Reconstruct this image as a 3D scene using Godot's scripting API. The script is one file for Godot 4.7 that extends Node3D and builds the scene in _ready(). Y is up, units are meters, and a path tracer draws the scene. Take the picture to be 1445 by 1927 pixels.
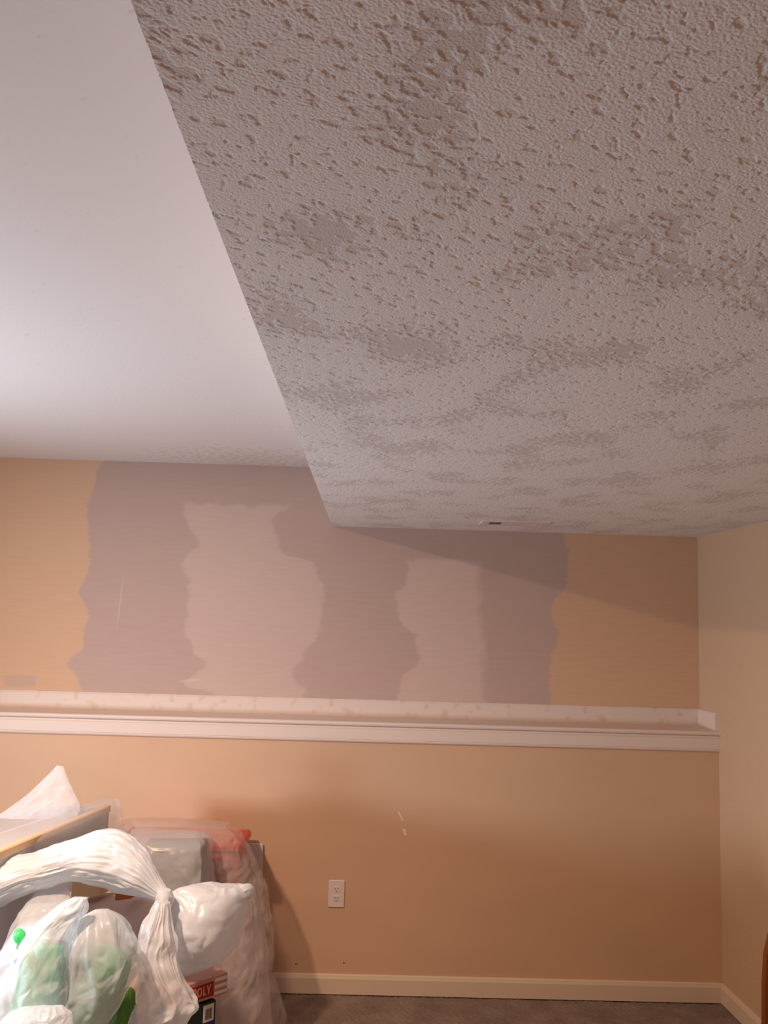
extends Node3D
# A basement room being replastered: a soffit with flaking stucco, a patched wall over a ledge, and a heap of bagged belongings.

const HC := 2.441      # high ceiling
const HS := 2.1425     # underside of the soffit
const XS := -0.1946    # edge of the soffit
const LED := -0.2194   # face of the set-back wall above the ledge
const XR := 1.6616     # right wall where it meets the lower wall
const RA := 0.0343     # right wall runs slightly out of square
const Z_BACK := 6.4
const X_LEFT := -4.3

var used := {}

func numbered(called: String) -> String:
	var n: int = used.get(called, 0)
	used[called] = n + 1
	return called if n == 0 else "%s_%03d" % [called, n]

func thing(called: String, label: String, category: String, group := "") -> Node3D:
	var o := Node3D.new()
	o.name = numbered(called)
	add_child(o, true)
	o.set_meta("label", label)
	o.set_meta("category", category)
	if group: o.set_meta("group", group)
	return o

func structure(called: String, label := "") -> Node3D:
	var o := Node3D.new()
	o.name = called
	add_child(o, true)
	o.set_meta("kind", "structure")
	if label: o.set_meta("label", label)
	return o

func part(called: String, m: Mesh, mat: Material, parent: Node, label := "") -> MeshInstance3D:
	var o := MeshInstance3D.new()
	o.name = called
	o.mesh = m
	o.material_override = mat
	o.cast_shadow = GeometryInstance3D.SHADOW_CASTING_SETTING_ON
	parent.add_child(o, true)
	if label: o.set_meta("label", label)
	return o

func shell(called: String, m: Mesh, mat: Material) -> MeshInstance3D:
	var o := part(called, m, mat, self)
	o.set_meta("kind", "structure")
	return o

func srgb(r: float, g: float, b: float) -> Color:
	return Color(r / 255.0, g / 255.0, b / 255.0)

func mat(c: Color, rough := 0.7, bump: Texture2D = null, depth := 0.1, scale := 1.0) -> StandardMaterial3D:
	var m := StandardMaterial3D.new()
	m.albedo_color = c
	m.roughness = rough
	m.metallic_specular = 0.4
	m.cull_mode = BaseMaterial3D.CULL_DISABLED
	if bump:
		m.heightmap_enabled = true
		m.heightmap_texture = bump
		m.heightmap_scale = depth
		m.uv1_triplanar = true
		m.uv1_world_triplanar = true
		m.uv1_scale = Vector3.ONE * scale
	return m

func film(c: Color, alpha: float, rough := 0.26, through := 0.6) -> StandardMaterial3D:
	var m := StandardMaterial3D.new()
	m.albedo_color = Color(c.r, c.g, c.b, alpha)
	m.transparency = BaseMaterial3D.TRANSPARENCY_ALPHA
	m.roughness = rough
	m.metallic_specular = 0.6
	m.cull_mode = BaseMaterial3D.CULL_DISABLED
	m.backlight_enabled = true
	m.backlight = Color(through, through, through)
	return m

func noise(seed_: int, freq: float, octaves := 3, kind := FastNoiseLite.TYPE_SIMPLEX_SMOOTH) -> FastNoiseLite:
	var n := FastNoiseLite.new()
	n.seed = seed_
	n.noise_type = kind
	n.frequency = freq
	n.fractal_type = FastNoiseLite.FRACTAL_FBM if octaves > 1 else FastNoiseLite.FRACTAL_NONE
	n.fractal_octaves = octaves
	return n

func noise_image(n: FastNoiseLite, size: int) -> ImageTexture:
	return ImageTexture.create_from_image(n.get_seamless_image(size, size, false, false, 0.12))

# ---- shapes -------------------------------------------------------------------------------------

func quad(st: SurfaceTool, a: Vector3, b: Vector3, c: Vector3, d: Vector3) -> void:
	for p in [a, b, c, a, c, d]:
		st.add_vertex(p)

# a block spanned by three edges from a corner, with chamfered edges
func block(o: Vector3, w: Vector3, h: Vector3, d: Vector3, chamfer := 0.0) -> ArrayMesh:
	var st := SurfaceTool.new()
	st.begin(Mesh.PRIMITIVE_TRIANGLES)
	st.set_smooth_group(-1)
	add_block(st, o, w, h, d, chamfer)
	st.generate_normals()
	return st.commit()

func add_block(st: SurfaceTool, o: Vector3, w: Vector3, h: Vector3, d: Vector3, chamfer := 0.0) -> void:
	var cen := o + (w + h + d) * 0.5
	var ax := [w * 0.5, h * 0.5, d * 0.5]
	var flip := w.cross(h).dot(d) > 0.0
	var inset := []
	for k in 3:
		inset.append(maxf(0.0, 1.0 - chamfer / maxf(ax[k].length(), 1e-5)))
	var at := func(s: Array, main: int) -> Vector3:
		var p := cen
		for k in 3:
			p += ax[k] * float(s[k]) * (1.0 if k == main or chamfer == 0.0 else float(inset[k]))
		return p
	var tri := func(a: Vector3, b: Vector3, c: Vector3) -> void:
		var n := (b - a).cross(c - a)
		if n.dot((a + b + c) / 3.0 - cen) > 0.0:
			st.add_vertex(a); st.add_vertex(c); st.add_vertex(b)
		else:
			st.add_vertex(a); st.add_vertex(b); st.add_vertex(c)
	for k in 3:
		var i := (k + 1) % 3
		var j := (k + 2) % 3
		for s in [-1, 1]:
			var q := []
			for e in [[-1, -1], [1, -1], [1, 1], [-1, 1]]:
				var v := [0, 0, 0]
				v[k] = s; v[i] = e[0]; v[j] = e[1]
				q.append(at.call(v, k))
			tri.call(q[0], q[1], q[2]); tri.call(q[0], q[2], q[3])
		if chamfer > 0.0:
			for si in [-1, 1]:
				for sj in [-1, 1]:
					var q2 := []
					for e in [[-1, i], [1, i], [1, j], [-1, j]]:
						var v := [0, 0, 0]
						v[k] = e[0]; v[i] = si; v[j] = sj
						q2.append(at.call(v, e[1]))
					tri.call(q2[0], q2[1], q2[2]); tri.call(q2[0], q2[2], q2[3])
	if chamfer > 0.0:
		for sx in [-1, 1]:
			for sy in [-1, 1]:
				for sz in [-1, 1]:
					var v := [sx, sy, sz]
					tri.call(at.call(v, 0), at.call(v, 1), at.call(v, 2))

func box(lo: Vector3, hi: Vector3, chamfer := 0.0) -> ArrayMesh:
	var s := hi - lo
	return block(lo, Vector3(s.x, 0, 0), Vector3(0, s.y, 0), Vector3(0, 0, s.z), chamfer)

# a moulding: outline points (out from the wall, up) swept from a to b; «out» is the way off the wall
func moulding(profile: PackedVector2Array, a: Vector3, b: Vector3, out: Vector3) -> ArrayMesh:
	var st := SurfaceTool.new()
	st.begin(Mesh.PRIMITIVE_TRIANGLES)
	st.set_smooth_group(-1)
	var n := profile.size()
	var turned := (b - a).cross(Vector3.UP).dot(out) > 0.0
	for i in n:
		var p := out * profile[i].x + Vector3.UP * profile[i].y
		var q := out * profile[(i + 1) % n].x + Vector3.UP * profile[(i + 1) % n].y
		if turned: quad(st, a + p, a + q, b + q, b + p)
		else: quad(st, b + p, b + q, a + q, a + p)
	for i in range(1, n - 1):
		for e in [a, b]:
			st.add_vertex(e + out * profile[0].x + Vector3.UP * profile[0].y)
			st.add_vertex(e + out * profile[i].x + Vector3.UP * profile[i].y)
			st.add_vertex(e + out * profile[i + 1].x + Vector3.UP * profile[i + 1].y)
	st.generate_normals()
	return st.commit()

func lathe(profile: PackedVector2Array, at: Vector3, segs := 32) -> ArrayMesh:
	var st := SurfaceTool.new()
	st.begin(Mesh.PRIMITIVE_TRIANGLES)
	for k in segs:
		var a := TAU * k / segs
		var b := TAU * (k + 1) / segs
		for i in profile.size() - 1:
			var p := profile[i]
			var q := profile[i + 1]
			quad(st, at + Vector3(p.x * cos(a), p.y, p.x * sin(a)), at + Vector3(p.x * cos(b), p.y, p.x * sin(b)), at + Vector3(q.x * cos(b), q.y, q.x * sin(b)), at + Vector3(q.x * cos(a), q.y, q.x * sin(a)))
	st.index()
	st.generate_normals()
	return st.commit()

func tube(points: Array, radius: float, segs := 10) -> ArrayMesh:
	var st := SurfaceTool.new()
	st.begin(Mesh.PRIMITIVE_TRIANGLES)
	for i in points.size() - 1:
		var a: Vector3 = points[i]
		var b: Vector3 = points[i + 1]
		var t := (b - a).normalized()
		var u := t.cross(Vector3.RIGHT if absf(t.x) < 0.8 else Vector3.UP).normalized() * radius
		var v := t.cross(u)
		for k in segs:
			var r := TAU * k / segs
			var s := TAU * (k + 1) / segs
			var p := u * cos(r) + v * sin(r)
			var q := u * cos(s) + v * sin(s)
			quad(st, a + p, b + p, b + q, a + q)
	st.index()
	st.generate_normals()
	return st.commit()

func grid_mesh(pos: PackedVector3Array, nu: int, nv: int, wrap: bool, flip := false, colors := PackedColorArray()) -> ArrayMesh:
	var nor := PackedVector3Array()
	nor.resize(pos.size())
	var side := -1.0 if flip else 1.0
	for j in nv:
		for i in nu:
			var i0 := (i - 1 + nu) % nu if wrap else maxi(i - 1, 0)
			var i1 := (i + 1) % nu if wrap else mini(i + 1, nu - 1)
			var du := pos[j * nu + i1] - pos[j * nu + i0]
			var dv := pos[mini(j + 1, nv - 1) * nu + i] - pos[maxi(j - 1, 0) * nu + i]
			var n := du.cross(dv) * side
			nor[j * nu + i] = n.normalized() if n.length_squared() > 1e-18 else Vector3.UP
	var idx := PackedInt32Array()
	var cols := nu if wrap else nu - 1
	idx.resize((nv - 1) * cols * 6)
	var k := 0
	for j in nv - 1:
		for i in cols:
			var a := j * nu + i
			var b := j * nu + (i + 1) % nu
			var c := b + nu
			var d := a + nu
			if flip:
				idx[k] = a; idx[k + 1] = b; idx[k + 2] = c; idx[k + 3] = a; idx[k + 4] = c; idx[k + 5] = d
			else:
				idx[k] = a; idx[k + 1] = c; idx[k + 2] = b; idx[k + 3] = a; idx[k + 4] = d; idx[k + 5] = c
			k += 6
	var arr := []
	arr.resize(Mesh.ARRAY_MAX)
	arr[Mesh.ARRAY_VERTEX] = pos
	arr[Mesh.ARRAY_NORMAL] = nor
	arr[Mesh.ARRAY_INDEX] = idx
	if colors.size(): arr[Mesh.ARRAY_COLOR] = colors
	var am := ArrayMesh.new()
	am.add_surface_from_arrays(Mesh.PRIMITIVE_TRIANGLES, arr)
	return am

func spline(a: Vector3, b: Vector3, c: Vector3, d: Vector3, t: float) -> Vector3:
	return 0.5 * ((2.0 * b) + (c - a) * t + (2.0 * a - 5.0 * b + 4.0 * c - d) * t * t + (3.0 * b - a - 3.0 * c + d) * t * t * t)

# A bag or a bundle: sections given by the two sides of the outline and half the depth, swept into a skin
# with long folds that run along it (fold) and small crumples (crush), both in metres.
func skin(rows: Array, seed_: int, fold := 0.006, crush := 0.003, square := 1.0, nu := 120, per := 16, fold_count := 9.0) -> ArrayMesh:
	var n := rows.size()
	var nv := (n - 1) * per + 1
	var pos := PackedVector3Array()
	pos.resize(nu * nv)
	var ridge := noise(seed_, 1.0, 3)
	ridge.fractal_type = FastNoiseLite.FRACTAL_RIDGED
	var lump := noise(seed_ + 7, 1.0, 2)
	var crease := noise(seed_ + 19, 1.0, 1)
	var cell := noise(seed_ + 13, 1.0, 2, FastNoiseLite.TYPE_CELLULAR)
	cell.cellular_return_type = FastNoiseLite.RETURN_DISTANCE2_SUB
	for j in nv:
		var s := mini(j / per, n - 2)
		var t := float(j - s * per) / per
		var i0 := maxi(s - 1, 0)
		var i3 := mini(s + 2, n - 1)
		var l := spline(rows[i0][0], rows[s][0], rows[s + 1][0], rows[i3][0], t)
		var r := spline(rows[i0][1], rows[s][1], rows[s + 1][1], rows[i3][1], t)
		var dep := maxf(0.002, spline(Vector3(rows[i0][2], 0, 0), Vector3(rows[s][2], 0, 0), Vector3(rows[s + 1][2], 0, 0), Vector3(rows[i3][2], 0, 0), t).x)
		var mid := (l + r) * 0.5
		var half := (r - l) * 0.5
		var along := float(j) / (nv - 1)
		for i in nu:
			var a := TAU * i / nu
			var ca := cos(a)
			var sa := sin(a)
			var cx := signf(ca) * pow(absf(ca), square)
			var sx := signf(sa) * pow(absf(sa), square)
			var p := mid + half * cx + Vector3(0, 0, dep) * sx
			var out := (half.normalized() * ca + Vector3(0, 0, 1) * sa)
			var width := minf(1.0, (half.length() + dep) * 8.0)
			var sway := lump.get_noise_3d(p.x * 5.0 + 3.0, p.y * 5.0, p.z * 5.0)
			var f := ridge.get_noise_3d(ca * fold_count * 0.1 + sway * 0.35, sa * fold_count * 0.1, along * 1.1 + sway * 0.5)
			var w := lump.get_noise_3d(p.x * 6.0, p.y * 6.0, p.z * 6.0)
			var c := cell.get_noise_3d(p.x * 9.0 + w * 0.6, p.y * 9.0 - w * 0.4, p.z * 9.0)
			pos[j * nu + i] = p + out * ((maxf(f, 0.0) - 0.3) * fold * width + w * (fold + crush) * 0.7 * width + c * crush * 2.6 * width + (absf(crease.get_noise_3d(p.x * 13.0 + w, p.y * 13.0, p.z * 13.0 + sway)) - 0.2) * crush * 1.6 * width)
	# close the two ends with a point each
	var first := PackedVector3Array()
	var last := PackedVector3Array()
	var c0 := Vector3.ZERO
	var c1 := Vector3.ZERO
	for i in nu:
		c0 += pos[i] / nu
		c1 += pos[(nv - 1) * nu + i] / nu
	for i in nu:
		first.append(c0 + (pos[i] - c0) * 0.02)
		last.append(c1 + (pos[(nv - 1) * nu + i] - c1) * 0.02)
	var turned: bool = (rows[1][1] - rows[1][0]).cross(Vector3(0, 0, 1)).dot(rows[n - 1][0] - rows[0][0]) > 0.0
	return grid_mesh(first + pos + last, nu, nv + 2, true, turned)

# ---- textures -----------------------------------------------------------------------------------

func picture(w: int, h: int, paint: Callable) -> ImageTexture:
	var bytes := PackedByteArray()
	bytes.resize(w * h * 3)
	var k := 0
	for y in h:
		for x in w:
			var c: Color = paint.call(x, y)
			bytes[k] = int(clampf(c.r, 0, 1) * 255.0)
			bytes[k + 1] = int(clampf(c.g, 0, 1) * 255.0)
			bytes[k + 2] = int(clampf(c.b, 0, 1) * 255.0)
			k += 3
	return ImageTexture.create_from_image(Image.create_from_data(w, h, false, Image.FORMAT_RGB8, bytes))

# position of a ragged edge at height y: the listed (y, x) stations joined up
func station(list: Array, y: float) -> float:
	if y >= list[0][0]: return list[0][1]
	for i in list.size() - 1:
		if y >= list[i + 1][0]:
			var t: float = (list[i][0] - y) / (list[i][0] - list[i + 1][0])
			return lerpf(list[i][1], list[i + 1][1], t * t * (3.0 - 2.0 * t))
	return list[-1][1]

func textured(t: Texture2D, rough: float, bump: Texture2D, depth: float) -> StandardMaterial3D:
	var m := mat(Color.WHITE, rough)
	m.albedo_texture = t
	m.texture_repeat = false
	if bump:
		m.heightmap_enabled = true
		m.heightmap_texture = bump
		m.heightmap_scale = depth
	return m

# a wall face with its own 0..1 texture coordinates, on the front of a block with thickness
func faced_wall(called: String, x0: float, x1: float, y0: float, y1: float, z: float, thick: float, face: Material, core: Material) -> void:
	var o := structure(called)
	part("wall_core", box(Vector3(x0, y0, z - thick), Vector3(x1, y1, z - 0.004)), core, o)
	var st := SurfaceTool.new()
	st.begin(Mesh.PRIMITIVE_TRIANGLES)
	var c := [[x0, y1, 0.0, 0.0], [x1, y1, 1.0, 0.0], [x1, y0, 1.0, 1.0], [x0, y1, 0.0, 0.0], [x1, y0, 1.0, 1.0], [x0, y0, 0.0, 1.0]]
	for v in c:
		st.set_normal(Vector3(0, 0, 1))
		st.set_uv(Vector2(v[2], v[3]))
		st.add_vertex(Vector3(v[0], v[1], z))
	part("painted_face", st.commit(), face, o)

func _ready() -> void:
	# ---- camera, air and light ----
	var cam := Camera3D.new()
	cam.name = "camera"
	add_child(cam)
	cam.transform = Transform3D(Basis(Vector3(0.99944, 0.02876, 0.01714), Vector3(-0.03062, 0.99229, 0.12010), Vector3(-0.01355, -0.12055, 0.99261)), Vector3(0, 1.6736, 4.2907))
	cam.fov = 59.379
	cam.near = 0.02
	cam.far = 60.0
	cam.current = true
	var env := Environment.new()
	env.background_mode = Environment.BG_COLOR
	env.background_color = Color.BLACK
	env.tonemap_mode = Environment.TONE_MAPPER_LINEAR
	env.tonemap_exposure = 1.41
	env.sdfgi_enabled = true
	env.ssao_enabled = true
	env.ssil_enabled = true
	var we := WorldEnvironment.new()
	we.name = "world_environment"
	we.environment = env
	add_child(we)
	ceiling_lamp(Vector3(-1.32, HC, 2.3), Color(1.0, 0.69, 0.48), 4.75)
	work_lamp(Vector3(-2.5, 1.1, 1.8), Color(0.74, 0.86, 1.0), 3.7)

	room()
	ledge()
	fittings()
	heap()

# ---- lamps (both stand just outside the picture) -------------------------------------------------

func glow(c: Color, power: float) -> StandardMaterial3D:
	var m := mat(c, 0.4)
	m.emission_enabled = true
	m.emission = c
	m.emission_energy_multiplier = power
	return m

func ceiling_lamp(at: Vector3, c: Color, power: float) -> void:
	var o := thing("ceiling_lamp", "round recessed downlight with a white trim ring in the higher ceiling", "ceiling light")
	part("trim_ring", lathe(PackedVector2Array([Vector2(0.062, 0), Vector2(0.062, -0.006), Vector2(0.08, -0.009), Vector2(0.094, -0.004), Vector2(0.096, 0)]), at), mat(srgb(225, 222, 215), 0.4), o)
	part("lamp_lens", lathe(PackedVector2Array([Vector2(0, -0.004), Vector2(0.03, -0.0035), Vector2(0.062, -0.002)]), at), glow(c, 2.0), o)
	var l := AreaLight3D.new()
	l.name = "lamp_beam"
	add_child(l)
	l.position = at + Vector3(0, -0.02, 0)
	l.rotation.x = -PI / 2
	l.area_size = Vector2(0.11, 0.11)
	l.area_range = 14.0
	l.area_attenuation = 2.0
	l.light_color = c.linear_to_srgb()
	l.light_energy = power
	l.shadow_enabled = true

func work_lamp(at: Vector3, c: Color, power: float) -> void:
	var o := thing("work_lamp", "cool white LED panel work lamp on a black tripod", "lamp")
	var dark := mat(srgb(30, 30, 32), 0.5)
	var face := Vector3(1.0, 0.1, 0.05).normalized()
	var side := Vector3.UP.cross(face).normalized()
	var up := face.cross(side)
	part("housing", block(at - face * 0.045 - side * 0.16 - up * 0.11, side * 0.32, up * 0.22, face * 0.04, 0.006), dark, o)
	part("lamp_panel", block(at - face * 0.006 - side * 0.15 - up * 0.1, side * 0.30, up * 0.20, face * 0.005), glow(c, 3.0), o)
	part("pole", tube([at - face * 0.03 - up * 0.1, Vector3(at.x, 0.45, at.z)], 0.012), dark, o)
	for k in 3:
		var a := TAU * k / 3 + 0.4
		part("leg", tube([Vector3(at.x, 0.5, at.z), Vector3(at.x + 0.3 * cos(a), 0.01, at.z + 0.3 * sin(a))], 0.01), dark, o)
	var l := AreaLight3D.new()
	l.name = "lamp_panel_beam"
	add_child(l)
	l.transform = Transform3D(Basis(-side, up, -face), at + face * 0.005)
	l.area_size = Vector2(0.30, 0.20)
	l.area_range = 14.0
	l.area_attenuation = 2.0
	l.light_color = c.linear_to_srgb()
	l.light_energy = power
	l.shadow_enabled = true

# ---- the room ------------------------------------------------------------------------------------

func xr(z: float) -> float:
	return XR + RA * z

func room() -> void:
	var peel := noise_image(noise(11, 0.045, 3), 512)
	var grit := noise_image(noise(12, 0.09, 4), 512)
	var tan_paint := srgb(217, 180, 148)
	var plain_wall := mat(tan_paint, 0.6, peel, 0.12, 3.0)
	var right_paint := mat(srgb(214, 182, 150), 0.6, peel, 0.12, 3.0)
	var ceiling_paint := mat(srgb(230, 223, 220), 0.85, grit, 0.12, 5.0)

	# lower wall: tan paint with two scuffs and a few nail holes
	var lx0 := X_LEFT
	var tone := noise(21, 0.006, 3)
	var lower := picture(1500, 300, func(x: int, y: int) -> Color:
		var t := 1.0 + 0.02 * tone.get_noise_2d(x, y * 2.0)
		return Color(tan_paint.r * t, tan_paint.g * t, tan_paint.b * t))
	faced_wall("wall_back_lower", lx0, 2.2, 0.0, 1.19, 0.0, 0.5, textured(lower, 0.6, null, 0.0), plain_wall)
	# upper wall: tan paint with joint compound spread over it
	faced_wall("wall_back_upper", -2.4, 2.2, 1.19, HC, LED, 0.28, textured(patched_wall(tan_paint), 0.7, null, 0.0), plain_wall)
	shell("wall_back_end", box(Vector3(X_LEFT, 1.19, LED - 0.28), Vector3(-2.4, HC, LED)), plain_wall)

	var o := Vector3(xr(-0.6), 0, -0.6)
	shell("wall_right", block(o, Vector3(0.15, 0, 0), Vector3(0, HC, 0), Vector3(xr(Z_BACK) - xr(-0.6), 0, Z_BACK + 0.6)), right_paint)
	shell("wall_left", box(Vector3(X_LEFT - 0.15, 0, -0.5), Vector3(X_LEFT, HC, Z_BACK)), plain_wall)
	shell("wall_rear", box(Vector3(X_LEFT - 0.15, 0, Z_BACK), Vector3(2.6, HC, Z_BACK + 0.15)), plain_wall)
	shell("ceiling", box(Vector3(X_LEFT - 0.15, HC, -0.6), Vector3(2.6, HC + 0.15, Z_BACK + 0.15)), ceiling_paint)
	ceiling_texture()
	floor_carpet()
	soffit(ceiling_paint)

	# baseboards
	var white := mat(srgb(226, 205, 182), 0.45)
	var board := PackedVector2Array([Vector2(0, 0), Vector2(0.014, 0), Vector2(0.014, 0.066), Vector2(0.0115, 0.072), Vector2(0.009, 0.08), Vector2(0.005, 0.083), Vector2(0, 0.083)])
	shell("baseboard_back", moulding(board, Vector3(X_LEFT, 0, 0), Vector3(xr(0), 0, 0), Vector3(0, 0, 1)), white)
	shell("baseboard_right", moulding(board, Vector3(xr(0), 0, 0), Vector3(xr(5.0), 0, 5.0), Vector3(-1, 0, RA).normalized()), white)

func patched_wall(tan_paint: Color) -> ImageTexture:
	var w := 1840
	var h := 500
	var x0 := -2.4
	var wide := 4.6
	var tall := HC - 1.19
	var rag := noise(31, 1.0, 4)
	var brush := noise(32, 1.0, 3)
	var mud := srgb(194, 169, 159)
	var skim := srgb(215, 190, 177)
	# ragged edges of the patches: (height, across), from the top down
	var p_l := [[2.486, -1.342], [2.348, -1.400], [2.185, -1.429], [1.918, -1.398], [1.784, -1.441], [1.681, -1.395], [1.523, -1.410], [1.418, -1.468], [1.304, -1.408], [1.266, -1.379]]
	var s1_l := [[2.308, -0.956], [2.199, -0.963], [2.041, -0.874], [1.932, -0.935], [1.800, -0.893], [1.616, -0.909], [1.487, -0.850], [1.449, -0.803], [1.331, -0.888], [1.296, -0.756]]
	var s1_r := [[2.271, -0.377], [2.173, -0.494], [2.000, -0.446], [1.951, -0.284], [1.793, -0.233], [1.635, -0.232], [1.489, -0.306], [1.422, -0.382], [1.321, -0.313]]
	var s2_l := [[2.018, 0.168], [1.912, 0.197], [1.804, 0.133], [1.699, 0.150], [1.596, 0.232], [1.479, 0.248], [1.385, 0.158], [1.282, 0.148]]
	var s2_r := [[2.030, 0.556], [1.869, 0.545], [1.684, 0.562], [1.527, 0.577], [1.294, 0.581]]
	var p_r := [[2.178, 0.972], [2.043, 0.994], [1.882, 0.990], [1.774, 0.907], [1.616, 0.948], [1.458, 0.896], [1.303, 0.910]]
	return picture(w, h, func(px: int, py: int) -> Color:
		var x := x0 + wide * px / w
		var y := HC - tall * py / h
		var wob := 0.02 * rag.get_noise_2d(x * 4.0, y * 9.0) + 0.006 * rag.get_noise_2d(x * 14.0 + 9.0, y * 40.0)
		var soft := 0.012
		var c := tan_paint
		var inside := smoothstep(-soft, soft, x - station(p_l, y) - wob) * smoothstep(-soft, soft, station(p_r, y) + wob - x)
		c = c.lerp(mud, inside * (0.92 + 0.08 * brush.get_noise_2d(x * 3.0, y * 30.0)))
		var wb2 := 0.028 * rag.get_noise_2d(x * 5.0 + 40.0, y * 8.0) + 0.008 * rag.get_noise_2d(x * 14.0 + 3.0, y * 34.0)
		var one := smoothstep(-0.016, 0.016, x - station(s1_l, y) - wb2) * smoothstep(-0.016, 0.016, station(s1_r, y) + wb2 - x) * smoothstep(0.0, 0.03, 2.261 - 0.05 * absf(rag.get_noise_2d(x * 5.0, 7.0)) - y)
		c = c.lerp(skim, one * 0.72)
		var two := smoothstep(-0.016, 0.016, x - station(s2_l, y) - wb2) * smoothstep(-0.03, 0.03, station(s2_r, y) + wb2 - x) * smoothstep(0.0, 0.03, 2.011 - 0.05 * absf(rag.get_noise_2d(x * 5.0, 27.0)) - y)
		c = c.lerp(skim, two * 0.85)
		# a small square of compound low on the left, a trowel ridge, two smears
		var sq := smoothstep(-0.01, 0.01, x - (-1.779 + wob * 0.4)) * smoothstep(-0.01, 0.01, -1.629 - x + wob * 0.4) * smoothstep(-0.008, 0.008, 1.359 - y + wob * 0.2) * smoothstep(-0.008, 0.008, y - 1.305)
		c = c.lerp(mud, sq * 0.55)
		var ridge := smoothstep(0.006, 0.0, absf(x - -1.238 - 0.06 * (y - 1.738))) * smoothstep(0.16, 0.06, absf(y - 1.738))
		c = c.lerp(srgb(222, 208, 200), ridge * 0.45)
		var smear := smoothstep(0.01, 0.0, absf(y - 1.357 - 0.12 * (x - -0.869))) * smoothstep(0.07, 0.03, absf(x - -0.869))
		c = c.lerp(srgb(222, 208, 200), smear * 0.5)
		return c * (1.0 + 0.015 * brush.get_noise_2d(x * 6.0, y * 50.0)))

func floor_carpet() -> void:
	# short cut pile as a height field where it is seen, on a plain slab
	shell("floor", box(Vector3(X_LEFT - 0.15, -0.2, -0.6), Vector3(2.6, -0.012, Z_BACK + 0.15)), mat(srgb(140, 124, 114), 0.95))
	var nu := 520
	var nv := 200
	var pile := noise(41, 90.0, 2)
	var blotch := noise(42, 5.0, 3)
	var pos := PackedVector3Array()
	var col := PackedColorArray()
	for j in nv:
		var z := 2.4 * pow(float(j) / (nv - 1), 1.5)
		for i in nu:
			var x := lerpf(-2.0, xr(z), float(i) / (nu - 1))
			var hgt := pile.get_noise_2d(x, z)
			pos.append(Vector3(x, -0.006 + 0.006 * hgt, z))
			var t := 0.9 + 0.25 * blotch.get_noise_2d(x, z) + 0.2 * hgt
			col.append(Color(0.27 * t, 0.20 * t, 0.16 * t))
	var m := mat(Color.WHITE, 0.95)
	m.vertex_color_use_as_albedo = true
	var o := shell("floor_carpet", grid_mesh(pos, nu, nv, false, false, col), m)
	o.set_meta("label", "short brown carpet")

func ceiling_texture() -> void:
	# faint sprayed texture on the higher ceiling, rubbed bare near the patched wall
	var nu := 400
	var nv := 480
	var spray := noise(71, 120.0, 3)
	var blob := noise(72, 22.0, 4)
	var pos := PackedVector3Array()
	var col := PackedColorArray()
	for j in nv:
		var z := LED + 3.7 * (1.0 - pow(1.0 - float(j) / (nv - 1), 1.35))
		for i in nu:
			var x := lerpf(-2.1, XS, float(i) / (nu - 1))
			var near := smoothstep(0.55, -0.1, z) * smoothstep(-1.5, -0.5, x)
			var m := smoothstep(-0.1, 0.1, blob.get_noise_2d(x, z * 1.4) + 0.66 - 0.85 * near)
			pos.append(Vector3(x, HC - 0.0012 - m * (0.0004 + 0.0005 * spray.get_noise_2d(x, z)), z))
			col.append(Color(lerpf(0.70, 0.79, m), lerpf(0.62, 0.745, m), lerpf(0.58, 0.725, m)))
	var m2 := mat(Color.WHITE, 0.9)
	m2.vertex_color_use_as_albedo = true
	shell("ceiling_texture", grid_mesh(pos, nu, nv, false, true, col), m2)

func soffit(paint: Material) -> void:
	# the dropped part of the ceiling: a box, its underside covered with trowelled stucco
	var o := structure("ceiling_soffit")
	part("soffit_box", box(Vector3(XS, HS + 0.004, -0.5), Vector3(2.6, HC, Z_BACK)), paint, o)
	var nu := 720
	var rows: Array[float] = []
	var z := LED
	while z < 4.0:
		rows.append(z)
		z += 0.0021 * maxf(4.29 - z, 0.5)
	var nv := rows.size()
	var blob := noise(51, 42.0, 4)
	var crumb := noise(52, 240.0, 2)
	var bare := noise(53, 3.2, 3)
	var warp := noise(54, 40.0, 2)
	var pos := PackedVector3Array()
	var col := PackedColorArray()
	pos.resize(nu * nv)
	col.resize(nu * nv)
	for j in nv:
		var zz := rows[j]
		var reach := minf(xr(zz) - XS, 0.5 * (4.29 - zz) + 0.55)
		for i in nu:
			var x := XS - 0.003 + (reach + 0.003) * i / (nu - 1)
			var q := warp.get_noise_2d(x, zz) * 0.006
			var b := bare.get_noise_2d(x * 1.3, zz)
			var m := smoothstep(-0.07, 0.07, blob.get_noise_2d(x + q, zz - q) + 0.35 - 1.1 * maxf(0.0, b + 0.01))
			var g := crumb.get_noise_2d(x, zz)
			var thick := m * (0.0010 + 0.0005 * g) + 0.0001 * g
			pos[j * nu + i] = Vector3(x, HS - thick, zz)
			var t := lerpf(0.0, 1.0, m)
			var shade := 1.0 - 0.07 * smoothstep(-0.1, 0.35, b)
			col[j * nu + i] = Color(lerpf(0.73, 0.81, t) * shade, lerpf(0.68, 0.79, t) * shade, lerpf(0.66, 0.785, t) * shade)
	var mt := mat(Color.WHITE, 0.9, noise_image(noise(55, 0.11, 3), 512), 0.06, 4.5)
	mt.vertex_color_use_as_albedo = true
	part("stucco", grid_mesh(pos, nu, nv, false, true, col), mt, o, "trowelled stucco with smooth bare patches")

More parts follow.
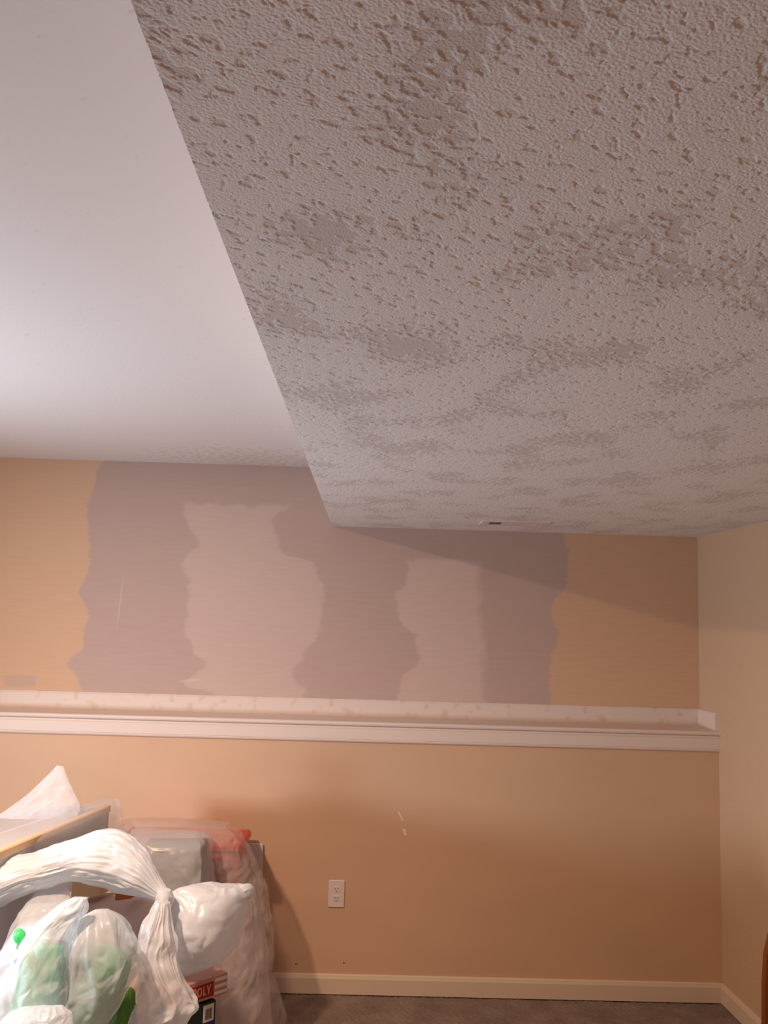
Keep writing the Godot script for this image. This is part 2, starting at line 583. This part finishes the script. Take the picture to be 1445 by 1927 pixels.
func ledge() -> void:
	var o := structure("trim_1", "white ledge capping the lower wall")
	var white := mat(srgb(232, 214, 202), 0.5)
	var z0 := LED + 0.014
	var top := 1.205
	# board along the foot of the upper wall, and its return along the right wall
	var back := PackedVector2Array([Vector2(0, 0), Vector2(0.014, 0), Vector2(0.014, 0.072), Vector2(0.008, 0.082), Vector2(0, 0.084)])
	var stain := noise(81, 0.03, 3)
	var stained := white.duplicate() as StandardMaterial3D
	stained.albedo_color = Color.WHITE
	stained.uv1_triplanar = true
	stained.uv1_world_triplanar = true
	stained.uv1_scale = Vector3.ONE * 0.8
	stained.albedo_texture = picture(512, 512, func(x: int, y: int) -> Color:
		var k := smoothstep(0.2, 0.6, stain.get_noise_2d(x, y * 0.6)) * 0.35
		return white.albedo_color.lerp(srgb(206, 172, 138), k))
	part("back_board", moulding(back, Vector3(X_LEFT, top, LED), Vector3(xr(LED), top, LED), Vector3(0, 0, 1)), stained, o)
	part("return_board", moulding(back, Vector3(xr(LED), top, LED), Vector3(xr(-0.003), top, -0.003), Vector3(-1, 0, RA).normalized()), white, o)
	var sill := PackedVector2Array([Vector2(0, -0.02), Vector2(0.236, -0.02), Vector2(0.241, -0.016), Vector2(0.243, -0.01), Vector2(0.241, -0.004), Vector2(0.236, 0.0), Vector2(0, 0.0)])
	part("sill", moulding(sill, Vector3(X_LEFT, top, LED), Vector3(xr(0.0) + 0.004, top, LED), Vector3(0, 0, 1)), white, o)
	var apron := PackedVector2Array([Vector2(0, -0.02), Vector2(0.009, -0.022), Vector2(0.009, -0.03), Vector2(0.015, -0.034), Vector2(0.015, -0.08), Vector2(0.012, -0.083), Vector2(0.015, -0.086), Vector2(0.012, -0.092), Vector2(0, -0.092)])
	part("apron", moulding(apron, Vector3(X_LEFT, top, 0), Vector3(xr(0.0), top, 0), Vector3(0, 0, 1)), white, o)

func fittings() -> void:
	var white := mat(srgb(228, 216, 208), 0.35)
	var dark := mat(srgb(26, 20, 18), 0.8)
	# wall outlet
	var o := thing("wall_outlet", "white duplex wall outlet low on the tan wall beside the bags", "outlet")
	var c := Vector3(-0.108, 0.431, 0.0)
	part("cover_plate", box(c + Vector3(-0.037, -0.06, 0), c + Vector3(0.037, 0.06, 0.007), 0.003), white, o)
	for s in [-1, 1]:
		var r := c + Vector3(0, 0.0205 * s, 0)
		var f := part("receptacle", box(r + Vector3(-0.017, -0.0145, 0.004), r + Vector3(0.017, 0.0145, 0.0085), 0.003), white, o)
		part("slot", box(r + Vector3(-0.0075, -0.002, 0.007), r + Vector3(-0.0052, 0.0075, 0.0088)), dark, f)
		part("slot", box(r + Vector3(0.0052, -0.002, 0.007), r + Vector3(0.0075, 0.0065, 0.0088)), dark, f)
		part("ground_hole", box(r + Vector3(-0.0028, -0.0105, 0.007), r + Vector3(0.0028, -0.005, 0.0088), 0.001), dark, f)
	part("screw", box(c + Vector3(-0.0028, -0.0028, 0.006), c + Vector3(0.0028, 0.0028, 0.008), 0.001), white, o)
	# ceiling register
	var v := thing("air_vent", "white air register with two banks of slots in the soffit by the patched wall", "vent")
	var vx0 := 0.506
	var vx1 := 0.812
	var vz0 := 0.09
	var vz1 := 0.265
	var y0 := HS - 0.0075
	var y1 := HS
	part("duct_opening", box(Vector3(vx0 + 0.0355, HS - 0.0045, vz0 + 0.0365), Vector3(0.5995, HS, vz1 - 0.0365)), dark, v)
	part("damper_plate", box(Vector3(0.7005, HS - 0.0045, vz0 + 0.0365), Vector3(vx1 - 0.0355, HS, vz1 - 0.0365)), mat(srgb(196, 184, 178), 0.5), v)
	part("frame", box(Vector3(vx0, y0, vz0), Vector3(vx1, y1, vz0 + 0.036)), white, v)
	part("frame", box(Vector3(vx0, y0, vz1 - 0.036), Vector3(vx1, y1, vz1)), white, v)
	part("frame", box(Vector3(vx0, y0, vz0 + 0.036), Vector3(vx0 + 0.035, y1, vz1 - 0.036)), white, v)
	part("frame", box(Vector3(vx1 - 0.035, y0, vz0 + 0.036), Vector3(vx1, y1, vz1 - 0.036)), white, v)
	part("frame", box(Vector3(0.60, y0, vz0 + 0.036), Vector3(0.70, y1, vz1 - 0.036)), white, v)
	for k in 10:
		var left := k < 5
		var x := (0.546 + 0.0125 * k) if left else (0.706 + 0.0145 * (k - 5))
		var lean := Vector3(0.0015, 0.003, 0) if left else Vector3(-0.009, 0.003, 0)
		part("slat", block(Vector3(x, y0 + 0.0005, vz0 + 0.0365), lean, Vector3(0.0015, 0, 0), Vector3(0, 0, vz1 - vz0 - 0.073)), white, v)
	# scuffs and nail holes on the lower wall
	var chip := mat(srgb(240, 226, 212), 0.7)
	var holes := mat(srgb(120, 66, 44), 0.8)
	var w := thing("wall_scuff", "two short white scuffs on the tan wall below the ledge", "scuff")
	part("scratch", block(Vector3(0.161, 0.801, 0.000), Vector3(0.185, 0.759, 0.000) - Vector3(0.161, 0.801, 0.000), Vector3(0.006, 0.002, 0), Vector3(0, 0, 0.0012), 0.0005), chip, w)
	part("scratch", block(Vector3(0.186, 0.723, 0.000), Vector3(0.196, 0.695, 0.000) - Vector3(0.186, 0.723, 0.000), Vector3(0.012, 0, 0), Vector3(0, 0, 0.0012), 0.0005), chip, w)
	for p in [[Vector3(-0.064, 0.130, 0.000), "nail hole in the tan wall, right of the bags' shadow"], [Vector3(-0.280, 0.121, 0.000), "nail hole in the tan wall within the bags' shadow"]]:
		var n := thing("nail_hole", p[1], "nail hole", "nail holes above the baseboard")
		part("rim", lathe(PackedVector2Array([Vector2(0, 0.0012), Vector2(0.003, 0.001), Vector2(0.004, 0)]), Vector3.ZERO, 12), holes, n)
		n.position = p[0]
		n.rotation.x = PI / 2
	# rounded wooden panel that just enters the picture on the right
	var pnl := thing("wooden_panel", "dark orange-brown wooden furniture end with a rounded top at the right edge", "furniture")
	var wood := mat(srgb(120, 62, 20), 0.45, noise_image(noise(61, 0.02, 4), 256), 0.05, 3.0)
	var outline := PackedVector2Array([Vector2(0.30, 0), Vector2(0.0, 0), Vector2(0.0, 0.30), Vector2(0.004, 0.45), Vector2(0.012, 0.55), Vector2(0.03, 0.62), Vector2(0.07, 0.67), Vector2(0.14, 0.70), Vector2(0.21, 0.70), Vector2(0.30, 0.70)])
	var st := SurfaceTool.new()
	st.begin(Mesh.PRIMITIVE_TRIANGLES)
	st.set_smooth_group(-1)
	var bx := Vector3(1.416, 0, 0.98)
	for i in outline.size():
		var a := bx + Vector3(outline[i].x, outline[i].y, 0)
		var b := bx + Vector3(outline[(i + 1) % outline.size()].x, outline[(i + 1) % outline.size()].y, 0)
		quad(st, a, b, b + Vector3(0, 0, 0.03), a + Vector3(0, 0, 0.03))
	var tri := Geometry2D.triangulate_polygon(outline)
	for dz in [0.0, 0.03]:
		for k in tri:
			st.add_vertex(bx + Vector3(outline[k].x, outline[k].y, dz))
	st.generate_normals()
	part("end_panel", st.commit(), wood, pnl)

# ---- the heap of bagged belongings ----------------------------------------------------------------

func heap() -> void:
	var clear := film(srgb(236, 238, 244), 0.28)
	var milky := film(srgb(236, 243, 252), 0.46, 0.26, 0.4)
	var white := film(srgb(240, 246, 255), 0.82, 0.26, 0.45)
	var card := mat(srgb(226, 190, 152), 0.8)

	# white board against the wall
	var o := thing("white_board", "white board leaning on the wall behind the red tote", "board")
	part("panel", block(Vector3(-0.568, -0.136, 0.030), Vector3(-0.417, -0.132, 0.030) - Vector3(-0.568, -0.136, 0.030), Vector3(-0.452, 0.647, 0.012) - Vector3(-0.417, -0.132, 0.030), Vector3(0, 0, 0.008), 0.001), mat(srgb(225, 215, 208), 0.5), o)

	# red tote under its sheet
	var red := mat(srgb(205, 42, 30), 0.3)
	var t := thing("storage_tote", "red plastic tote with an orange-red lid, wrapped in clear plastic by the wall", "tote")
	var a := Vector3(-1.043, 0.782, 0.360)
	var b := Vector3(-0.499, 0.717, 0.360)
	var wdt := Vector3(b.x - a.x, 0, 0)
	part("tote_body", block(Vector3(a.x + 0.02, 0.01, 0.1), wdt - Vector3(0.045, 0, 0), Vector3(0, b.y - 0.02, 0), Vector3(0, 0, 0.24), 0.02), red, t)
	part("lid", block(Vector3(a.x, b.y - 0.03, 0.075), wdt, Vector3(0, 0.035, 0), Vector3(0, 0, 0.285), 0.01), mat(srgb(212, 66, 40), 0.3), t)
	for k in 4:
		part("rib", box(Vector3(b.x - 0.16 + 0.03 * k, 0.1, 0.34), Vector3(b.x - 0.148 + 0.03 * k, b.y - 0.05, 0.352), 0.003), red, t)
	o = thing("plastic_sheet", "clear plastic sheet draped over the red tote and falling to the floor", "plastic sheet")
	part("sheet", skin([
		[Vector3(-1.034, 0.799, 0.340), Vector3(-0.567, 0.798, 0.340), 0.10], [Vector3(-1.048, 0.777, 0.340), Vector3(-0.515, 0.760, 0.340), 0.16], [Vector3(-1.045, 0.725, 0.340), Vector3(-0.476, 0.691, 0.340), 0.18],
		[Vector3(-1.039, 0.639, 0.340), Vector3(-0.428, 0.611, 0.340), 0.2], [Vector3(-1.034, 0.553, 0.340), Vector3(-0.383, 0.504, 0.340), 0.2], [Vector3(-1.025, 0.425, 0.340), Vector3(-0.357, 0.377, 0.340), 0.21], [Vector3(-1.006, 0.299, 0.340), Vector3(-0.345, 0.259, 0.340), 0.21],
		[Vector3(-0.988, 0.194, 0.340), Vector3(-0.358, 0.191, 0.340), 0.2], [Vector3(-0.983, 0.111, 0.340), Vector3(-0.322, 0.125, 0.340), 0.22], [Vector3(-0.973, -0.045, 0.340), Vector3(-0.266, -0.040, 0.340), 0.24]], 101, 0.012, 0.004, 0.7, 160, 14), film(srgb(232, 222, 216), 0.34, 0.28, 0.2), o)

	# olive box in a bag
	o = thing("brown_box", "olive-brown box inside a milky bag in front of the red tote", "box")
	var olive := mat(srgb(120, 100, 70), 0.7)
	part("body", block(Vector3(-0.851, 0.596, 0.690), Vector3(-0.616, 0.602, 0.690) - Vector3(-0.851, 0.596, 0.690), Vector3(-0.862, 0.772, 0.690) - Vector3(-0.851, 0.596, 0.690), Vector3(0, 0, -0.2), 0.006), olive, o)
	o = thing("clear_bag", "milky plastic bag pulled tight over the olive-brown box", "plastic bag")
	part("film", skin([
		[Vector3(-0.905, 0.818, 0.600), Vector3(-0.649, 0.824, 0.600), 0.03], [Vector3(-0.921, 0.811, 0.600), Vector3(-0.606, 0.801, 0.600), 0.11], [Vector3(-0.911, 0.749, 0.600), Vector3(-0.598, 0.756, 0.600), 0.14], [Vector3(-0.905, 0.648, 0.600), Vector3(-0.586, 0.656, 0.600), 0.15], [Vector3(-0.893, 0.469, 0.600), Vector3(-0.552, 0.477, 0.600), 0.16]],
		103, 0.008, 0.0015, 0.45, 140), milky, o)

	# carton with a tan edge, under a bag with a standing flap
	o = thing("carton", "grey-sided carton with a tan top edge under clear plastic at the back of the heap", "carton")
	var p0 := Vector3(-1.164, 0.925, 1.502)
	var p1 := Vector3(-0.996, 0.925, 0.620)
	var dirn := Vector3(p1.x - p0.x, 0, p1.z - p0.z)
	var deep := Vector3(dirn.z, 0, -dirn.x).normalized() * 0.3
	if deep.z > 0: deep = -deep
	var base := Vector3(p0.x, p1.y - 0.34, p0.z)
	part("body", block(base, dirn, Vector3(0, 0.325, 0), deep, 0.004), mat(srgb(190, 184, 184), 0.5), o)
	part("top_edge", block(base + Vector3(0, 0.312, 0) - deep * 0.02, dirn, Vector3(0, 0.028, 0), deep * 0.09, 0.004), card, o)
	o = thing("clear_bag", "clear plastic bag with a pointed flap standing up over the carton", "plastic bag")
	part("film", skin([
		[Vector3(-1.289, 0.918, 1.330), Vector3(-1.042, 0.944, 0.660), 0.06], [Vector3(-1.302, 0.877, 1.330), Vector3(-0.973, 0.938, 0.660), 0.24], [Vector3(-1.296, 0.805, 1.330), Vector3(-0.936, 0.842, 0.660), 0.2], [Vector3(-1.289, 0.726, 1.330), Vector3(-0.894, 0.724, 0.660), 0.2], [Vector3(-1.278, 0.600, 1.330), Vector3(-0.863, 0.567, 0.660), 0.2]],
		105, 0.008, 0.003, 0.6, 160), clear, o)
	part("flap", skin([
		[Vector3(-1.162, 1.097, 0.780), Vector3(-1.136, 1.093, 0.780), 0.006], [Vector3(-1.201, 1.053, 0.780), Vector3(-1.117, 1.051, 0.780), 0.012], [Vector3(-1.261, 0.990, 0.800), Vector3(-1.089, 1.001, 0.780), 0.02], [Vector3(-1.346, 0.921, 0.820), Vector3(-1.065, 0.963, 0.780), 0.03],
		[Vector3(-1.448, 0.841, 0.840), Vector3(-1.066, 0.924, 0.780), 0.04], [Vector3(-1.496, 0.718, 0.840), Vector3(-1.098, 0.846, 0.780), 0.05]], 107, 0.004, 0.002, 1.0, 100), film(srgb(238, 238, 242), 0.36), o)

	# mauve bundle that fills the middle
	o = thing("blanket_bundle", "dusty mauve bundle seen in the gaps between the front bags", "bundle")
	part("cloth", skin([
		[Vector3(-1.365, 0.692, 1.000), Vector3(-0.756, 0.689, 1.000), 0.05], [Vector3(-1.414, 0.621, 1.000), Vector3(-0.697, 0.637, 1.000), 0.14], [Vector3(-1.402, 0.480, 1.000), Vector3(-0.671, 0.497, 1.000), 0.17], [Vector3(-1.383, 0.256, 1.000), Vector3(-0.639, 0.272, 1.000), 0.18]], 109, 0.02, 0.002, 0.7, 120), mat(srgb(206, 184, 178), 0.8), o)

	# white tied bag: arm over the top, knot, bulging body and hanging tail
	o = thing("tied_bag", "large white bag gathered into a knot, its arm sweeping left over the heap", "trash bag")
	part("arm", skin([
		[Vector3(-1.429, 0.826, 1.300), Vector3(-1.408, 0.602, 1.300), 0.12], [Vector3(-1.248, 0.866, 1.300), Vector3(-1.232, 0.678, 1.300), 0.12], [Vector3(-1.157, 0.884, 1.280), Vector3(-1.145, 0.733, 1.280), 0.11], [Vector3(-1.047, 0.907, 1.260), Vector3(-1.013, 0.792, 1.260), 0.1], [Vector3(-0.945, 0.938, 1.240), Vector3(-0.927, 0.813, 1.240), 0.1],
		[Vector3(-0.849, 0.966, 1.220), Vector3(-0.846, 0.788, 1.220), 0.11], [Vector3(-0.770, 0.954, 1.220), Vector3(-0.776, 0.773, 1.220), 0.1], [Vector3(-0.701, 0.900, 1.240), Vector3(-0.715, 0.767, 1.240), 0.08], [Vector3(-0.649, 0.831, 1.260), Vector3(-0.665, 0.763, 1.260), 0.045], [Vector3(-0.611, 0.791, 1.280), Vector3(-0.631, 0.758, 1.280), 0.02]],
		111, 0.007, 0.002, 1.0, 170, 12, 26.0), white, o)
	part("knot", skin([
		[Vector3(-0.638, 0.809, 1.300), Vector3(-0.601, 0.804, 1.300), 0.02], [Vector3(-0.647, 0.788, 1.300), Vector3(-0.593, 0.784, 1.300), 0.03], [Vector3(-0.649, 0.764, 1.300), Vector3(-0.595, 0.762, 1.300), 0.03], [Vector3(-0.638, 0.745, 1.300), Vector3(-0.604, 0.742, 1.300), 0.02]], 113, 0.008, 0.002, 1.0, 60, 8), white, o)
	part("body", skin([
		[Vector3(-0.622, 0.782, 1.250), Vector3(-0.636, 0.743, 1.250), 0.02], [Vector3(-0.578, 0.795, 1.220), Vector3(-0.608, 0.633, 1.220), 0.06], [Vector3(-0.525, 0.800, 1.200), Vector3(-0.579, 0.517, 1.200), 0.11], [Vector3(-0.463, 0.796, 1.180), Vector3(-0.530, 0.511, 1.180), 0.13], [Vector3(-0.413, 0.792, 1.160), Vector3(-0.462, 0.538, 1.160), 0.12],
		[Vector3(-0.371, 0.777, 1.140), Vector3(-0.408, 0.579, 1.140), 0.07], [Vector3(-0.361, 0.748, 1.120), Vector3(-0.382, 0.648, 1.120), 0.02]], 115, 0.007, 0.0024, 0.9, 150, 14), white, o)
	part("twisted_corner", skin([
		[Vector3(-0.427, 0.784, 1.170), Vector3(-0.407, 0.724, 1.170), 0.05], [Vector3(-0.394, 0.792, 1.160), Vector3(-0.377, 0.732, 1.160), 0.035], [Vector3(-0.370, 0.790, 1.150), Vector3(-0.361, 0.743, 1.150), 0.02], [Vector3(-0.357, 0.777, 1.140), Vector3(-0.354, 0.757, 1.140), 0.008]], 139, 0.008, 0.005, 1.0, 60, 8), white, o)
	part("tail", skin([
		[Vector3(-0.638, 0.786, 1.340), Vector3(-0.594, 0.780, 1.340), 0.02], [Vector3(-0.678, 0.718, 1.360), Vector3(-0.573, 0.712, 1.360), 0.05], [Vector3(-0.682, 0.646, 1.380), Vector3(-0.554, 0.634, 1.380), 0.06], [Vector3(-0.664, 0.592, 1.400), Vector3(-0.521, 0.577, 1.400), 0.06], [Vector3(-0.660, 0.539, 1.400), Vector3(-0.490, 0.532, 1.400), 0.06],
		[Vector3(-0.677, 0.488, 1.400), Vector3(-0.470, 0.496, 1.400), 0.06], [Vector3(-0.690, 0.447, 1.400), Vector3(-0.505, 0.456, 1.400), 0.06], [Vector3(-0.693, 0.394, 1.400), Vector3(-0.511, 0.398, 1.400), 0.06]], 117, 0.012, 0.003, 1.0, 150, 12, 12.0), film(srgb(240, 244, 250), 0.56, 0.26, 0.4), o)

	# white drape on the right
	o = thing("plastic_sheet", "white plastic sheet hanging smoothly on the right end of the heap", "plastic sheet")
	part("sheet", skin([
		[Vector3(-0.568, 0.643, 0.680), Vector3(-0.431, 0.617, 0.620), 0.03], [Vector3(-0.564, 0.580, 0.680), Vector3(-0.398, 0.556, 0.600), 0.07], [Vector3(-0.558, 0.464, 0.680), Vector3(-0.365, 0.431, 0.580), 0.09], [Vector3(-0.553, 0.358, 0.680), Vector3(-0.350, 0.326, 0.580), 0.1], [Vector3(-0.547, 0.253, 0.680), Vector3(-0.339, 0.218, 0.580), 0.1], [Vector3(-0.539, 0.082, 0.680), Vector3(-0.321, 0.043, 0.580), 0.1]],
		119, 0.008, 0.002, 0.8, 120), film(srgb(216, 202, 200), 0.55, 0.35, 0.2), o)

	games()

	# front bags with green things in them
	o = thing("clear_bag", "clear bag of green things at the lower left corner", "plastic bag")
	part("film", skin([
		[Vector3(-1.024, 0.825, 1.200), Vector3(-0.961, 0.813, 1.200), 0.01], [Vector3(-1.039, 0.777, 1.300), Vector3(-0.922, 0.773, 1.300), 0.05], [Vector3(-1.051, 0.738, 1.400), Vector3(-0.868, 0.750, 1.400), 0.08], [Vector3(-1.062, 0.677, 1.450), Vector3(-0.841, 0.690, 1.450), 0.11], [Vector3(-1.112, 0.601, 1.450), Vector3(-0.842, 0.607, 1.450), 0.13],
		[Vector3(-1.153, 0.525, 1.450), Vector3(-0.838, 0.517, 1.450), 0.14], [Vector3(-1.158, 0.391, 1.450), Vector3(-0.830, 0.398, 1.450), 0.14]], 121, 0.013, 0.0016, 1.0, 140, 16, 6.0), milky, o)
	part("film_lobe", skin([
		[Vector3(-0.824, 0.861, 1.580), Vector3(-0.784, 0.859, 1.580), 0.01], [Vector3(-0.873, 0.833, 1.580), Vector3(-0.779, 0.827, 1.580), 0.03], [Vector3(-0.927, 0.777, 1.580), Vector3(-0.806, 0.783, 1.580), 0.05], [Vector3(-0.970, 0.715, 1.580), Vector3(-0.823, 0.727, 1.580), 0.07], [Vector3(-1.004, 0.642, 1.580), Vector3(-0.824, 0.646, 1.580), 0.08],
		[Vector3(-1.041, 0.579, 1.580), Vector3(-0.821, 0.569, 1.580), 0.08], [Vector3(-1.045, 0.451, 1.580), Vector3(-0.813, 0.456, 1.580), 0.08]], 137, 0.013, 0.0016, 1.0, 130, 16, 6.0), film(srgb(236, 246, 255), 0.55, 0.26, 0.4), o)
	o = thing("clear_bag", "round-topped clear bag over a mint green bundle in front", "plastic bag")
	part("film", skin([
		[Vector3(-0.777, 0.809, 1.520), Vector3(-0.734, 0.811, 1.520), 0.01], [Vector3(-0.819, 0.781, 1.520), Vector3(-0.685, 0.781, 1.520), 0.06], [Vector3(-0.840, 0.724, 1.520), Vector3(-0.651, 0.722, 1.520), 0.1], [Vector3(-0.844, 0.662, 1.520), Vector3(-0.639, 0.678, 1.520), 0.11], [Vector3(-0.843, 0.603, 1.520), Vector3(-0.645, 0.628, 1.520), 0.11],
		[Vector3(-0.861, 0.544, 1.520), Vector3(-0.670, 0.581, 1.520), 0.11], [Vector3(-0.881, 0.486, 1.520), Vector3(-0.715, 0.497, 1.520), 0.1], [Vector3(-0.886, 0.428, 1.520), Vector3(-0.733, 0.431, 1.520), 0.1]], 123, 0.013, 0.0016, 1.0, 140, 16, 6.0), milky, o)
	o = thing("clear_bag", "white film lobe puffed out low in the corner before the green things", "plastic bag")
	part("film", skin([
		[Vector3(-0.921, 0.592, 1.660), Vector3(-0.805, 0.598, 1.660), 0.01], [Vector3(-0.956, 0.574, 1.660), Vector3(-0.783, 0.577, 1.660), 0.04], [Vector3(-0.975, 0.543, 1.660), Vector3(-0.773, 0.547, 1.660), 0.06], [Vector3(-0.986, 0.488, 1.660), Vector3(-0.769, 0.493, 1.660), 0.07]], 125, 0.008, 0.001, 1.0, 100), milky, o)
	o = thing("cloth_bundle", "mint green bundle inside the round-topped clear bag", "bundle")
	part("cloth", skin([
		[Vector3(-0.796, 0.703, 1.500), Vector3(-0.718, 0.696, 1.500), 0.02], [Vector3(-0.831, 0.648, 1.500), Vector3(-0.668, 0.665, 1.500), 0.06], [Vector3(-0.837, 0.596, 1.500), Vector3(-0.665, 0.614, 1.500), 0.08], [Vector3(-0.851, 0.537, 1.500), Vector3(-0.690, 0.570, 1.500), 0.08], [Vector3(-0.863, 0.434, 1.500), Vector3(-0.732, 0.437, 1.500), 0.08]], 127, 0.014, 0.003, 1.0, 80), mat(srgb(100, 168, 130), 0.7), o)
	o = thing("cloth_bundle", "pale green bundle inside the clear bag at the lower left corner", "bundle")
	part("cloth", skin([
		[Vector3(-0.915, 0.729, 1.570), Vector3(-0.844, 0.720, 1.570), 0.015], [Vector3(-0.961, 0.663, 1.570), Vector3(-0.834, 0.668, 1.570), 0.05], [Vector3(-0.980, 0.598, 1.570), Vector3(-0.830, 0.601, 1.570), 0.065], [Vector3(-0.990, 0.462, 1.570), Vector3(-0.820, 0.466, 1.570), 0.065]], 129, 0.014, 0.003, 1.0, 80), mat(srgb(110, 200, 160), 0.7), o)
	o = thing("toy_ball", "small bright green knobbly ball at the left edge of the clear bag", "ball")
	part("ball", skin([[Vector3(-0.995, 0.756, 1.540), Vector3(-0.980, 0.757, 1.540), 0.006], [Vector3(-1.002, 0.745, 1.540), Vector3(-0.967, 0.747, 1.540), 0.018], [Vector3(-1.000, 0.727, 1.540), Vector3(-0.963, 0.732, 1.540), 0.02], [Vector3(-0.989, 0.713, 1.540), Vector3(-0.970, 0.716, 1.540), 0.008]], 131, 0.008, 0.008, 1.0, 60, 12), mat(srgb(70, 214, 110), 0.35), o)
	o = thing("toy_ring", "yellow-green plastic piece below the knobbly ball inside the clear bag", "toy")
	part("piece", skin([[Vector3(-0.933, 0.735, 1.620), Vector3(-0.915, 0.736, 1.620), 0.008], [Vector3(-0.937, 0.717, 1.620), Vector3(-0.908, 0.719, 1.620), 0.015], [Vector3(-0.929, 0.693, 1.620), Vector3(-0.906, 0.693, 1.620), 0.014], [Vector3(-0.919, 0.676, 1.620), Vector3(-0.907, 0.676, 1.620), 0.005]], 133, 0.003, 0.002, 1.0, 40, 8), mat(srgb(150, 230, 130), 0.4), o)
	o = thing("grass_bundle", "leaf green bundle poking out between the front bags", "bundle")
	part("cloth", skin([[Vector3(-0.735, 0.519, 1.340), Vector3(-0.694, 0.523, 1.340), 0.02], [Vector3(-0.765, 0.482, 1.340), Vector3(-0.679, 0.492, 1.340), 0.04], [Vector3(-0.774, 0.366, 1.340), Vector3(-0.665, 0.369, 1.340), 0.06]], 135, 0.01, 0.003, 1.0, 60), mat(srgb(96, 140, 60), 0.7), o)
	o = thing("tan_carton", "tan carton corner under the arm of the white tied bag", "carton")
	part("body", block(Vector3(-0.972, 0.716, 1.120), Vector3(-0.891, 0.711, 1.060) - Vector3(-0.972, 0.716, 1.120), Vector3(0, 0.08, 0), Vector3(0.03, 0, -0.12), 0.003), card, o)
	o = thing("orange_carton", "orange-brown carton end under the knot of the white tied bag", "carton")
	part("body", block(Vector3(-0.820, 0.719, 1.140), Vector3(-0.776, 0.715, 1.100) - Vector3(-0.820, 0.719, 1.140), Vector3(0, 0.06, 0), Vector3(0.03, 0, -0.1), 0.003), mat(srgb(176, 104, 60), 0.8), o)

func games() -> void:
	# board game box: front face turned, nearer at its left end
	var g := thing("board_game", "red board game box with white stripes wedged under the white bag", "game box")
	var tr := Vector3(-0.449, 0.450, 1.000)
	var tl := Vector3(-0.599, 0.449, 1.153)
	var w := Vector3(tr.x - tl.x, 0, tr.z - tl.z)
	var h := Vector3(0, -0.068, 0)
	var d := Vector3(w.z, 0, -w.x).normalized()
	if d.z > 0: d = -d
	var org := Vector3(tl.x, tr.y, tl.z)
	var pinkish := mat(srgb(190, 140, 128), 0.5)
	part("box", block(org + h, w, -h, d * 0.2, 0.002), pinkish, g)
	var out := -d * 0.0015
	var u := w.normalized()
	var len := w.length()
	part("title_panel", block(org + h * 0.86 + out * 0.2, u * (len * 0.72), -h * 0.66, out, 0.0), mat(srgb(150, 30, 26), 0.5), g)
	for s in [[0.1, 0.16], [0.42, 0.16], [0.74, 0.14]]:
		part("stripe", block(org + u * (len * 0.74) + h * (s[0] + s[1]) + out * 0.2, u * (len * 0.24), -h * s[1], out, 0.0), mat(srgb(226, 214, 206), 0.5), g)
	var tm := TextMesh.new()
	var f := SystemFont.new()
	f.font_names = PackedStringArray(["Droid Sans"])
	f.font_weight = 700
	tm.font = f
	tm.text = "POLY"
	tm.font_size = 32
	tm.pixel_size = 0.0013
	tm.depth = 0.002
	var tx := part("lettering", tm, mat(srgb(226, 150, 132), 0.5), g)
	tx.transform = Transform3D(Basis(u * 0.74, Vector3.UP, -d), org + u * (len * 0.49) + h * 0.52 + out * 1.4)
	# dark box under it, with a bar code label
	var q := thing("game_box", "dark green and blue box with a white barcode label below the red game box", "game box")
	var o2 := Vector3(org.x, org.y - 0.075, org.z) - u * 0.03
	var l2 := len * 0.93
	part("box", block(o2 - Vector3(0, 0.15, 0), u * l2, Vector3(0, 0.148, 0), d * 0.18, 0.002), mat(srgb(28, 44, 40), 0.45), q)
	part("blue_band", block(o2 - Vector3(0, 0.15, 0) + out * 0.2, u * l2 * 0.985, Vector3(0, 0.085, 0), out, 0.0), mat(srgb(26, 44, 110), 0.45), q)
	var lab := part("barcode_label", block(o2 + u * (l2 - 0.052) - Vector3(0, 0.064, 0) + out * 0.3, u * 0.043, Vector3(0, 0.055, 0), out, 0.0), mat(srgb(214, 206, 200), 0.6), q)
	var wid := [2, 1, 1, 3, 1, 2, 1, 1, 2, 3, 1, 2]
	var at := 0.008
	for k in wid.size():
		part("bar", block(o2 + u * (l2 - 0.052 + at) - Vector3(0, 0.056, 0) + out * 1.35, u * 0.0007 * wid[k], Vector3(0, 0.034, 0), out * 0.2, 0.0), mat(srgb(60, 54, 56), 0.6), lab)
		at += 0.0007 * wid[k] + 0.0011
	var r := thing("game_box", "dark red box standing behind the green and blue box", "game box")
	part("box", block(o2 - Vector3(0, 0.2, 0) + d * 0.03 + u * (l2 + 0.001), u * 0.02, Vector3(0, 0.18, 0), d * 0.14, 0.002), mat(srgb(110, 22, 24), 0.5), r)
